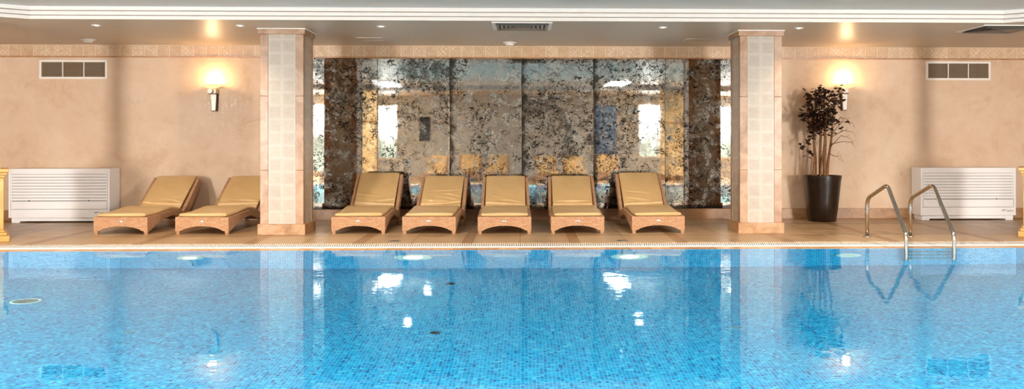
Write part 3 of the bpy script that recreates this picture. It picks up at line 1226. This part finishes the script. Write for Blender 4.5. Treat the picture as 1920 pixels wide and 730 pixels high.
# ------------------------------------------------------------------ fan coil cabinets
def cabinet(x0, label):
    Wc, Hc, Dc = 1.515, 0.825, 0.36
    y1 = WY - 0.024 - Dc
    c = thing('heating_cabinet', label, 'heating cabinet', (x0, y1, 0), group='white heating cabinets on the north wall')
    b = B()
    # casing: shell with an opening at the front
    z0 = 0.075
    box(b, 0, 0.035, 0, Dc, z0, Hc)
    box(b, Wc - 0.035, Wc, 0, Dc, z0, Hc)
    box(b, 0.035, Wc - 0.035, 0, Dc, Hc - 0.085, Hc)
    box(b, 0.035, Wc - 0.035, 0.0, Dc, z0, z0 + 0.13)
    box(b, 0.035, Wc - 0.035, Dc - 0.02, Dc, z0 + 0.13, Hc - 0.085)
    casing_ = obj('casing', b, MAT['coil'], c, bevel=0.006)
    obj('recess', box(B(), 0.036, Wc - 0.036, 0.045, 0.05, z0 + 0.131, Hc - 0.086), MAT['dark'], c)
    # horizontal louvres
    zt, zb = Hc - 0.09, z0 + 0.255
    n = 9
    step = (zt - zb) / n
    b = B()
    for k in range(n):
        za = zb + k * step
        pr = [(0.002, za + 0.008), (0.007, za + step + 0.001), (0.03, za + step + 0.004), (0.03, za + 0.010)]
        prism(b, pr, lambda p, t: (t, p[0], p[1]), 0.05, Wc - 0.05)
    box(b, 0.037, 0.05, 0.002, 0.03, zb, zt + 0.004)
    box(b, Wc - 0.05, Wc - 0.037, 0.002, 0.03, zb, zt + 0.004)
    grille_ = obj('louvre_grille', b, MAT['coil'], c)
    obj('access_flap', box(B(), 0.04, Wc - 0.04, 0.001, 0.02, z0 + 0.134, zb - 0.001), MAT['coil'], c, bevel=0.003)
    b = B()
    box(b, 0.03, Wc - 0.03, 0.03, Dc - 0.02, 0.022, z0)
    obj('base_rail', b, MAT['coil'], c, bevel=0.004)
    for xf in (0.03, Wc - 0.15):
        obj('foot', box(B(), xf, xf + 0.12, 0.035, Dc - 0.04, 0, 0.022), MAT['coil'], c)
    for k, xf in enumerate((0.31, Wc - 0.31)):
        b = B()
        lathe(b, [(0.0001, -0.003), (0.010, -0.003), (0.010, 0.004)], (0, 0, 0), 12, 'y')
        o = obj('screw', b, MAT['dark'], grille_)
        o.location = (xf, 0.003, zb + 0.006)
    # red tick and maker's lettering
    b = B()
    tick = [(-0.034, 0.016), (-0.012, 0.0), (0.0, 0.0), (0.040, 0.026), (0.022, 0.024), (-0.004, 0.010), (-0.018, 0.014)]
    prism(b, tick, lambda p, t: (p[0], t, p[1]), -0.002, 0.001)
    o = obj('logo', b, MAT['logo_red'], casing_)
    o.location = (Wc - 0.20, -0.0005, z0 + 0.072)
    cu = bpy.data.curves.new('lettering', 'FONT')
    cu.body = 'Galletti'
    cu.size = 0.040
    cu.extrude = 0.0006
    cu.align_x = 'LEFT'
    tmp = bpy.data.objects.new('lettering', cu)
    col.objects.link(tmp)
    me = bpy.data.meshes.new_from_object(tmp.evaluated_get(bpy.context.evaluated_depsgraph_get()))
    bpy.data.objects.remove(tmp)
    me.materials.clear()
    me.materials.append(MAT['logo_grey'])
    o = bpy.data.objects.new('lettering', me)
    col.objects.link(o)
    o.parent = casing_
    o.location = (Wc - 0.158, -0.0012, z0 + 0.060)
    o.rotation_euler = (PI / 2, 0, 0)
    return c


cabinet(-7.836, 'white louvred heating cabinet beside the left pair of loungers')
cabinet(6.205, 'white louvred heating cabinet behind the pool ladder')


# ------------------------------------------------------------------ wall vents
def vent(x0, x1, z0, z1, label):
    cx, cz = (x0 + x1) / 2, (z0 + z1) / 2
    hw, hh = (x1 - x0) / 2, (z1 - z0) / 2
    v = thing('wall_vent', label, 'wall vent', (cx, WY, cz), group='white framed vents high on the north wall')
    t = 0.034
    b = B()
    for s in (-1, 1):
        box(b, *sorted((s * hw, s * (hw - t))), -0.022, 0, -hh, hh)
        box(b, -hw + t, hw - t, -0.022, 0, *sorted((s * hh, s * (hh - t))))
    obj('frame', b, MAT['white'], v, bevel=0.003)
    obj('duct', box(B(), -hw + t, hw - t, -0.004, -0.001, -hh + t, hh - t), MAT['dark'], v)
    for s in (-1, 1):
        xx = s * (hw - t) / 3
        obj('divider', box(B(), xx - 0.006, xx + 0.006, -0.020, -0.004, -hh + t, hh - t), MAT['white'], v)
    b = B()
    n = 15
    for k in range(n):
        zz = -hh + t + (k + 0.5) * (2 * (hh - t)) / n
        prism(b, [(-0.016, zz - 0.0022), (-0.016, zz + 0.0012), (-0.006, zz + 0.0035), (-0.006, zz)], lambda p, q: (q, p[0], p[1]), -hw + t, hw - t)
    obj('louvre', b, plain_louvre, v)
    b = B()
    n = 48
    for k in range(n):
        xx = -hw + t + (k + 0.5) * (2 * (hw - t)) / n
        box(b, xx - 0.0012, xx + 0.0012, -0.006, -0.004, -hh + t, hh - t)
    obj('mesh_screen', b, plain_louvre, v)
    return v


plain_louvre = plain('beige_louvre', srgb(190, 160, 124), 0.5, 0, 0.05)
vent(-7.565, -6.520, 2.213, 2.511, 'white framed louvred vent above the left heating cabinet')
vent(6.449, 7.503, 2.222, 2.525, 'white framed louvred vent above the right heating cabinet')


# ------------------------------------------------------------------ wall sconces
def sconce(x, z, label):
    s = thing('wall_sconce', label, 'wall lamp', (x, WY, z), group='lit wall sconces')
    b = B()
    lathe(b, [(0.035, -0.055), (0.10, -0.036), (0.165, -0.012), (0.205, 0.012), (0.201, 0.014), (0.16, -0.006), (0.10, -0.028), (0.03, -0.046)], (0, -0.13, 0), 40)
    bmesh.ops.scale(b, vec=(1.0, 0.56, 1.0), verts=b.verts[:], space=Matrix.Translation((0, 0.13, 0)))
    obj('glass_bowl', b, MAT['shade'], s, smooth=True)
    b = B()
    lathe(b, [(0.001, -0.03), (0.022, -0.02), (0.030, 0.0), (0.024, 0.03), (0.001, 0.05)], (0, -0.13, 0.012), 20)
    obj('bulb', b, MAT['bulb'], s, smooth=True)
    b = B()
    lathe(b, [(0.001, -0.16), (0.036, -0.16), (0.038, -0.155), (0.038, -0.105)], (-0.03, 0, -0.092), 24, 'y')
    box(b, -0.065, 0.045, -0.105, -0.0, -0.125, -0.062)
    obj('bracket', b, MAT['opal'], s, bevel=0.003)
    obj('clamp', box(B(), -0.066, 0.046, -0.112, -0.0, -0.140, -0.126), MAT['bronze'], s, bevel=0.002)
    for nm, g, mt, ya, yb in (('back_plate', 0.010, 'bronze', -0.05, 0.0), ('opal_panel', 0.0, 'opal', -0.075, -0.05)):
        b = B()
        t0, t1 = -0.140 if g == 0 else -0.136, -0.395 - g
        wt, wb = 0.044 + g, 0.030 + g
        prism(b, [(-wt, t0), (wt, t0), (wb, t1), (-wb, t1)], lambda p, t: (p[0], t, p[1]), ya, yb)
        obj(nm, b, MAT[mt], s, bevel=0.004)
    d = bpy.data.lights.new('sconce_light', 'POINT')
    d.energy = 7
    d.color = (1.0, 0.66, 0.34)
    d.shadow_soft_size = 0.06
    l = bpy.data.objects.new('sconce_light', d)
    l.location = (0, -0.14, 0.09)
    l.parent = s
    col.objects.link(l)
    return s


sconce(-4.86, 2.115, 'lit bowl sconce above the left pair of loungers')
sconce(5.11, 2.135, 'lit bowl sconce behind the potted tree')


# ------------------------------------------------------------------ potted tree
def potted_tree():
    P = thing('potted_tree', 'dark-leaved indoor tree with bare stems in a tall brown pot', 'potted plant', (4.62, 14.17, 0))
    b = B()
    lathe(b, [(0.195, 0.0), (0.207, 0.008), (0.245, 0.30), (0.278, 0.62), (0.292, 0.70), (0.292, 0.712), (0.272, 0.712), (0.262, 0.66), (0.25, 0.64)], (0, 0, 0), 44)
    obj('pot', b, MAT['pot'], P, smooth=True)
    b = B()
    lathe(b, [(0.0001, 0.668), (0.12, 0.664), (0.263, 0.655)], (0, 0, 0), 32)
    obj('soil', b, MAT['soil'], P, smooth=True)
    r = random.Random(5)
    tips = []
    stems = [  # base x,y -> top x,y,z , radius
        ((-0.03, 0.0), (-0.04, 0.02, 1.95), 0.026), ((0.03, -0.02), (0.02, -0.02, 2.00), 0.030), ((0.08, 0.02), (0.20, 0.0, 1.86), 0.024),
        ((-0.10, 0.02), (-0.14, 0.03, 1.75), 0.018), ((-0.16, -0.02), (-0.13, -0.06, 1.55), 0.013), ((-0.05, -0.05), (0.08, -0.08, 1.92), 0.016)]
    for (bx, by), (tx, ty, tz), rad in stems:
        pts, rs = [], []
        n = 14
        a, q = r.uniform(0, 6), r.uniform(0, 6)
        for k in range(n + 1):
            t = k / n
            wob = 0.016 * math.sin(PI * t)
            pts.append((bx + (tx - bx) * t ** 1.3 + wob * math.sin(a + 7 * t), by + (ty - by) * t + wob * math.sin(q + 6 * t), 0.65 + (tz - 0.65) * t))
            rs.append(rad * (1 - 0.72 * t) + 0.002)
        obj('stem', tube(B(), pts, rs, 8), MAT['bark'], P, smooth=True)
        tips.append((pts, rs))
    # branches: leafy ones in the crown, bare ones to the right
    bw = B()
    ends = []
    for pts, rs in tips:
        for _ in range(7):
            k = r.randrange(7, 14)
            p = Vector(pts[k])
            dr = Vector((r.uniform(-1.0, 0.75), r.uniform(-0.7, 0.5), r.uniform(0.1, 0.8))).normalized()
            ln = r.uniform(0.12, 0.32)
            m = p + dr * ln * 0.5 + Vector((0, 0, 0.02))
            e = p + dr * ln
            e.z = min(e.z, 2.05)
            if e.z < 1.38:
                continue
            tube(bw, [p, m, e], [0.006, 0.004, 0.002], 5)
            ends += [m, e, e]
    for x, z, dx, dz in ((0.12, 1.15, 0.28, 0.20), (0.14, 1.2, 0.30, 0.04), (0.13, 1.30, 0.33, 0.12), (0.15, 1.42, 0.24, 0.22), (0.10, 1.05, 0.16, -0.05), (0.16, 1.5, 0.3, 0.05)):
        p = Vector((x, 0, z))
        mm = p + Vector((dx * 0.55, r.uniform(-0.08, 0.04), dz * 0.9))
        e = p + Vector((dx, mm.y * 1.6, dz * 0.7))
        e2 = e + Vector((0.05, 0, -0.09))
        tube(bw, [p, mm, e, e2], [0.006, 0.0045, 0.003, 0.0015], 5)
        for _ in range(3):
            q = mm.lerp(e, r.random())
            tube(bw, [q, q + Vector((r.uniform(0.02, 0.1), r.uniform(-0.05, 0.05), r.uniform(-0.1, 0.1)))], [0.0025, 0.001], 4)
    for tgt in ((-0.33, -0.05, 1.12), (-0.27, 0.0, 1.20), (-0.22, -0.05, 1.05), (-0.16, 0, 1.28)):
        p = Vector((-0.12, 0.0, 1.32))
        e = Vector(tgt)
        tube(bw, [p, p.lerp(e, 0.5) + Vector((0, 0, 0.03)), e], [0.004, 0.003, 0.002], 5)
        ends += [e, e]
    obj('branches', bw, MAT['bark'], P, smooth=True)
    bl = B()

    def leaf(c, size):
        yaw, pit, rol = r.uniform(0, 2 * PI), r.uniform(-0.9, 0.9), r.uniform(-0.8, 0.8)
        M = Matrix.Translation(c) @ Matrix.Rotation(yaw, 4, 'Z') @ Matrix.Rotation(pit, 4, 'Y') @ Matrix.Rotation(rol, 4, 'X')
        prof = [(0.0, 0.0), (0.22, 0.30), (0.5, 0.40), (0.78, 0.28), (1.0, 0.0)]
        mid = [bl.verts.new(M @ Vector((t * size, 0, -0.12 * size * (t - 0.3) ** 2))) for t, _ in prof]
        for s in (-1, 1):
            ed = [bl.verts.new(M @ Vector((t * size, s * wd * size, 0.07 * size))) for t, wd in prof[1:-1]]
            bl.faces.new((mid[0], mid[1], ed[0]))
            bl.faces.new((mid[1], mid[2], ed[1], ed[0]))
            bl.faces.new((mid[2], mid[3], ed[2], ed[1]))
            bl.faces.new((mid[3], mid[4], ed[2]))

    for e in ends:
        for _ in range(r.choice((3, 4, 5))):
            c = e + Vector((r.gauss(0, 0.035), r.gauss(0, 0.035), r.gauss(0, 0.035)))
            leaf(c, r.uniform(0.05, 0.082))
    blobs = [(-0.24, 1.72, 0.13), (-0.10, 1.86, 0.17), (-0.14, 1.60, 0.14), (0.08, 1.78, 0.17), (0.16, 1.62, 0.10), (-0.02, 1.98, 0.11), (-0.22, 1.93, 0.09), (-0.30, 1.62, 0.07), (0.0, 1.52, 0.09), (-0.16, 1.48, 0.07), (0.22, 1.86, 0.09)]
    for x, z, rad in blobs:
        for _ in range(int(30 * rad / 0.12)):
            d = Vector((r.gauss(0, 1), r.gauss(0, 0.8), r.gauss(0, 1))).normalized() * rad * r.uniform(0.35, 1.05)
            leaf(Vector((x, 0, z)) + d, r.uniform(0.05, 0.085))
    obj('foliage', bl, MAT['leaf'], P)


potted_tree()

# ------------------------------------------------------------------ pool ladder
lad = thing('pool_ladder', 'stainless steel pool ladder with two arched handrails', 'pool ladder', (0, 0, 0))
for x in (4.465, 5.035):
    pts = fillet([(x, 11.89, 0.0), (x, 11.89, 0.50), (x, 11.22, 0.715), (x, 10.66, 0.15), (x, 10.66, -0.95), (x, 10.74, -1.05)], [0.12, 0.09, 0.06, 0.06], 8)
    rl = obj('handrail', tube(B(), pts, 0.0245, 16), MAT['chrome'], lad, smooth=True)
    b = B()
    lathe(b, [(0.0001, 0.018), (0.03, 0.018), (0.05, 0.012), (0.055, 0.0)], (x, 11.89, 0), 24)
    obj('floor_flange', b, MAT['chrome'], rl, smooth=True)
for z in (-0.27, -0.53, -0.79):
    b = box(B(), 4.465, 5.035, 10.62, 10.70, z - 0.012, z + 0.012)
    obj('tread', b, MAT['chrome'], lad, bevel=0.004)


# ------------------------------------------------------------------ ceiling fittings
def diffuser(cx, cy_, half, label):
    d = thing('ceiling_diffuser', label, 'ceiling vent', (cx, cy_, H), group='square air diffusers in the soffit')
    b = B()
    for s in (-1, 1):
        box(b, *sorted((s * half, s * (half - 0.05))), -half, half, -0.014, -0.001)
        box(b, -half + 0.05, half - 0.05, *sorted((s * half, s * (half - 0.05))), -0.014, -0.001)
    obj('frame', b, MAT['white'], d, bevel=0.003)
    obj('duct', box(B(), -half + 0.05, half - 0.05, -half + 0.05, half - 0.05, -0.002, -0.001), MAT['dark'], d)
    b = B()
    n = 6
    for k in range(n):
        r0 = (half - 0.058) * (1 - k / n)
        r1 = r0 - 0.030
        z0, z1 = -0.030 + 0.0, -0.004
        for q in range(4):
            c, s = math.cos(q * PI / 2), math.sin(q * PI / 2)
            pp = [(-r0, -r0, z0), (r0, -r0, z0), (r1, -r1, z1), (-r1, -r1, z1)]
            quad(b, *[(c * x - s * y, s * x + c * y, z) for x, y, z in pp])
    o = obj('vanes', b, MAT['grey'], d)
    sd = o.modifiers.new('solid', 'SOLIDIFY')
    sd.thickness = 0.003
    return d


diffuser(-0.035, 11.97, 0.385, 'square air diffuser in the soffit between the pillars')
diffuser(6.29, 12.05, 0.39, 'square air diffuser in the soffit at the right end')

dl = [(-5.518, 12.06, 'small lit ceiling downlight above the left heating cabinet'), (-3.674, 12.04, 'small lit ceiling downlight just left of the left pillar'),
      (-1.868, 12.06, 'small lit ceiling downlight between the left pillar and the middle diffuser'), (1.812, 12.05, 'small lit ceiling downlight between the middle diffuser and the right pillar'),
      (3.622, 12.07, 'small lit ceiling downlight just right of the right pillar')]
dl += [(-6.2, -0.7, 'small downlight added in the opposite soffit, leftmost seen from the pool'), (-2.6, -0.7, 'small downlight added in the opposite soffit, behind the left piers'),  # these behind the camera are added to lighten the south wall
       (2.0, -0.7, 'small downlight added in the opposite soffit, before the blue door'), (6.2, -0.7, 'small downlight added in the opposite soffit, rightmost seen from the pool')]
for x, y, lab in dl:
    d = thing('downlight', lab, 'ceiling light', (x, y, H), group='small soffit downlights')
    b = B()
    lathe(b, [(0.042, -0.001), (0.058, -0.001), (0.058, -0.010), (0.046, -0.014), (0.042, -0.008)], (0, 0, 0), 24)
    obj('trim_ring', b, MAT['white'], d, smooth=True)
    b = B()
    lathe(b, [(0.0001, -0.009), (0.030, -0.008), (0.043, -0.002)], (0, 0, 0), 20)
    obj('lens', b, MAT['downlight'], d, smooth=True)
    sd = bpy.data.lights.new('downlight_beam', 'SPOT')
    sd.energy = 28
    sd.color = (1.0, 0.82, 0.62)
    sd.spot_size = 1.7
    sd.spot_blend = 0.9
    sd.shadow_soft_size = 0.04
    so = bpy.data.objects.new('downlight_beam', sd)
    so.location = (0, 0, -0.03)
    so.parent = d
    col.objects.link(so)
for x, y, lab in ((-6.438, 13.8, 'round white ceiling fitting above the left vent'), (-0.227, 14.05, 'round white ceiling fitting between diffuser and mirrors')):
    d = thing('ceiling_detector', lab, 'detector', (x, y, H), group='round white ceiling fittings')
    b = B()
    lathe(b, [(0.105, -0.001), (0.105, -0.012), (0.09, -0.02), (0.07, -0.022)], (0, 0, 0), 28)
    obj('base', b, MAT['white'], d, smooth=True)
    b = B()
    lathe(b, [(0.068, -0.021), (0.066, -0.04), (0.05, -0.05), (0.0001, -0.054)], (0, 0, 0), 28)
    obj('dome', b, MAT['white'], d, smooth=True)
for x, lab in ((-2.25, 'flush ceiling hatch in front of the left mirrors'), (2.55, 'flush ceiling hatch in front of the right mirrors')):
    d = thing('ceiling_hatch', lab, 'ceiling hatch', (x, 13.62, H), group='flush ceiling hatches')
    obj('panel', box(B(), -0.17, 0.17, -0.17, 0.17, -0.006, -0.001), MAT['soffit'], d)
    b = B()
    for s in (-1, 1):
        box(b, *sorted((s * 0.17, s * 0.185)), -0.185, 0.185, -0.008, -0.001)
        box(b, -0.17, 0.17, *sorted((s * 0.17, s * 0.185)), -0.008, -0.001)
    obj('frame', b, MAT['soffit'], d)

# ------------------------------------------------------------------ pool fittings
uw = [(-3.84, True, 'lit underwater lamp in the far pool wall below the left pair of loungers'), (-1.29, True, 'lit underwater lamp in the far pool wall below the creased lounger'),
      (1.22, True, 'lit underwater lamp in the far pool wall below the right mirrors'), (3.80, False, 'unlit underwater lamp in the far pool wall below the potted tree')]
for x, lit, lab in uw:
    q_ = 1.6 if abs(x) < 2 else 1.1
    d = thing('underwater_lamp', lab, 'pool light', (x, 10.72, -0.57), group='underwater lamps in the far pool wall')
    b = B()
    lathe(b, [(0.105 * q_, -0.001), (0.14 * q_, -0.001), (0.14 * q_, -0.018), (0.12 * q_, -0.026), (0.105 * q_, -0.018)], (0, 0, 0), 32, 'y')
    obj('bezel', b, MAT['white'], d, smooth=True)
    b = B()
    lathe(b, [(0.0001, -0.022), (0.06 * q_, -0.020), (0.106 * q_, -0.010)], (0, 0, 0), 28, 'y')
    obj('lens', b, MAT['uw_lens'] if lit else MAT['opal'], d, smooth=True)
fl = [(-4.67, 8.79, 0.135, 'white', 'round white inlet in the pool floor below the left cabinet reflection'), (-0.742, 7.62, 0.04, 'dark', 'dark round drain in the pool floor, nearer of the middle two'),
      (-0.78, 9.735, 0.05, 'dark', 'dark round drain in the pool floor close to the far wall'), (-3.235, 7.63, 0.05, 'grey', 'pale round inlet in the pool floor left of the left pillar reflection'),
      (1.787, 7.69, 0.05, 'grey', 'pale round inlet in the pool floor by the right pillar reflection')]
for x, y, r0, mk, lab in fl:
    d = thing('floor_inlet', lab, 'pool drain', (x, y, -1.35), group='round fittings in the pool floor')
    b = B()
    lathe(b, [(r0, 0.001), (r0, 0.012), (r0 * 0.9, 0.018), (r0 * 0.78, 0.018), (r0 * 0.78, 0.010), (r0 * 0.77, 0.003)], (0, 0, 0), 32)
    obj('flange', b, MAT[{'white': 'white', 'grey': 'pale_blue', 'dark': 'dark'}[mk]], d, smooth=True)
    b = B()
    n = 7
    for k in range(n):
        yy = (k - (n - 1) / 2) * r0 * 0.2
        hwid = math.sqrt(max(0, (r0 * 0.76) ** 2 - yy * yy))
        box(b, -hwid, hwid, yy - r0 * 0.06, yy + r0 * 0.06, 0.002, 0.012)
    obj('cover', b, {'white': MAT['grille_grey'], 'grey': MAT['pale_blue'], 'dark': MAT['dark']}[mk], d)
for x, y, lab in ((-1.622, 11.55, 'round steel floor socket at the pool edge before the creased lounger'), (1.217, 11.52, 'round steel floor socket at the pool edge right of the middle')):
    d = thing('deck_socket', lab, 'floor socket', (x, y, 0), group='steel floor sockets by the pool')
    b = B()
    lathe(b, [(0.0001, 0.008), (0.055, 0.007), (0.062, 0.004)], (0, 0, 0), 28)
    obj('lid', b, MAT['chrome'], d, smooth=True)
    b = B()
    lathe(b, [(0.062, 0.0005), (0.062, 0.005), (0.075, 0.004), (0.078, 0.0005)], (0, 0, 0), 28)
    obj('ring', b, MAT['grey'], d, smooth=True)
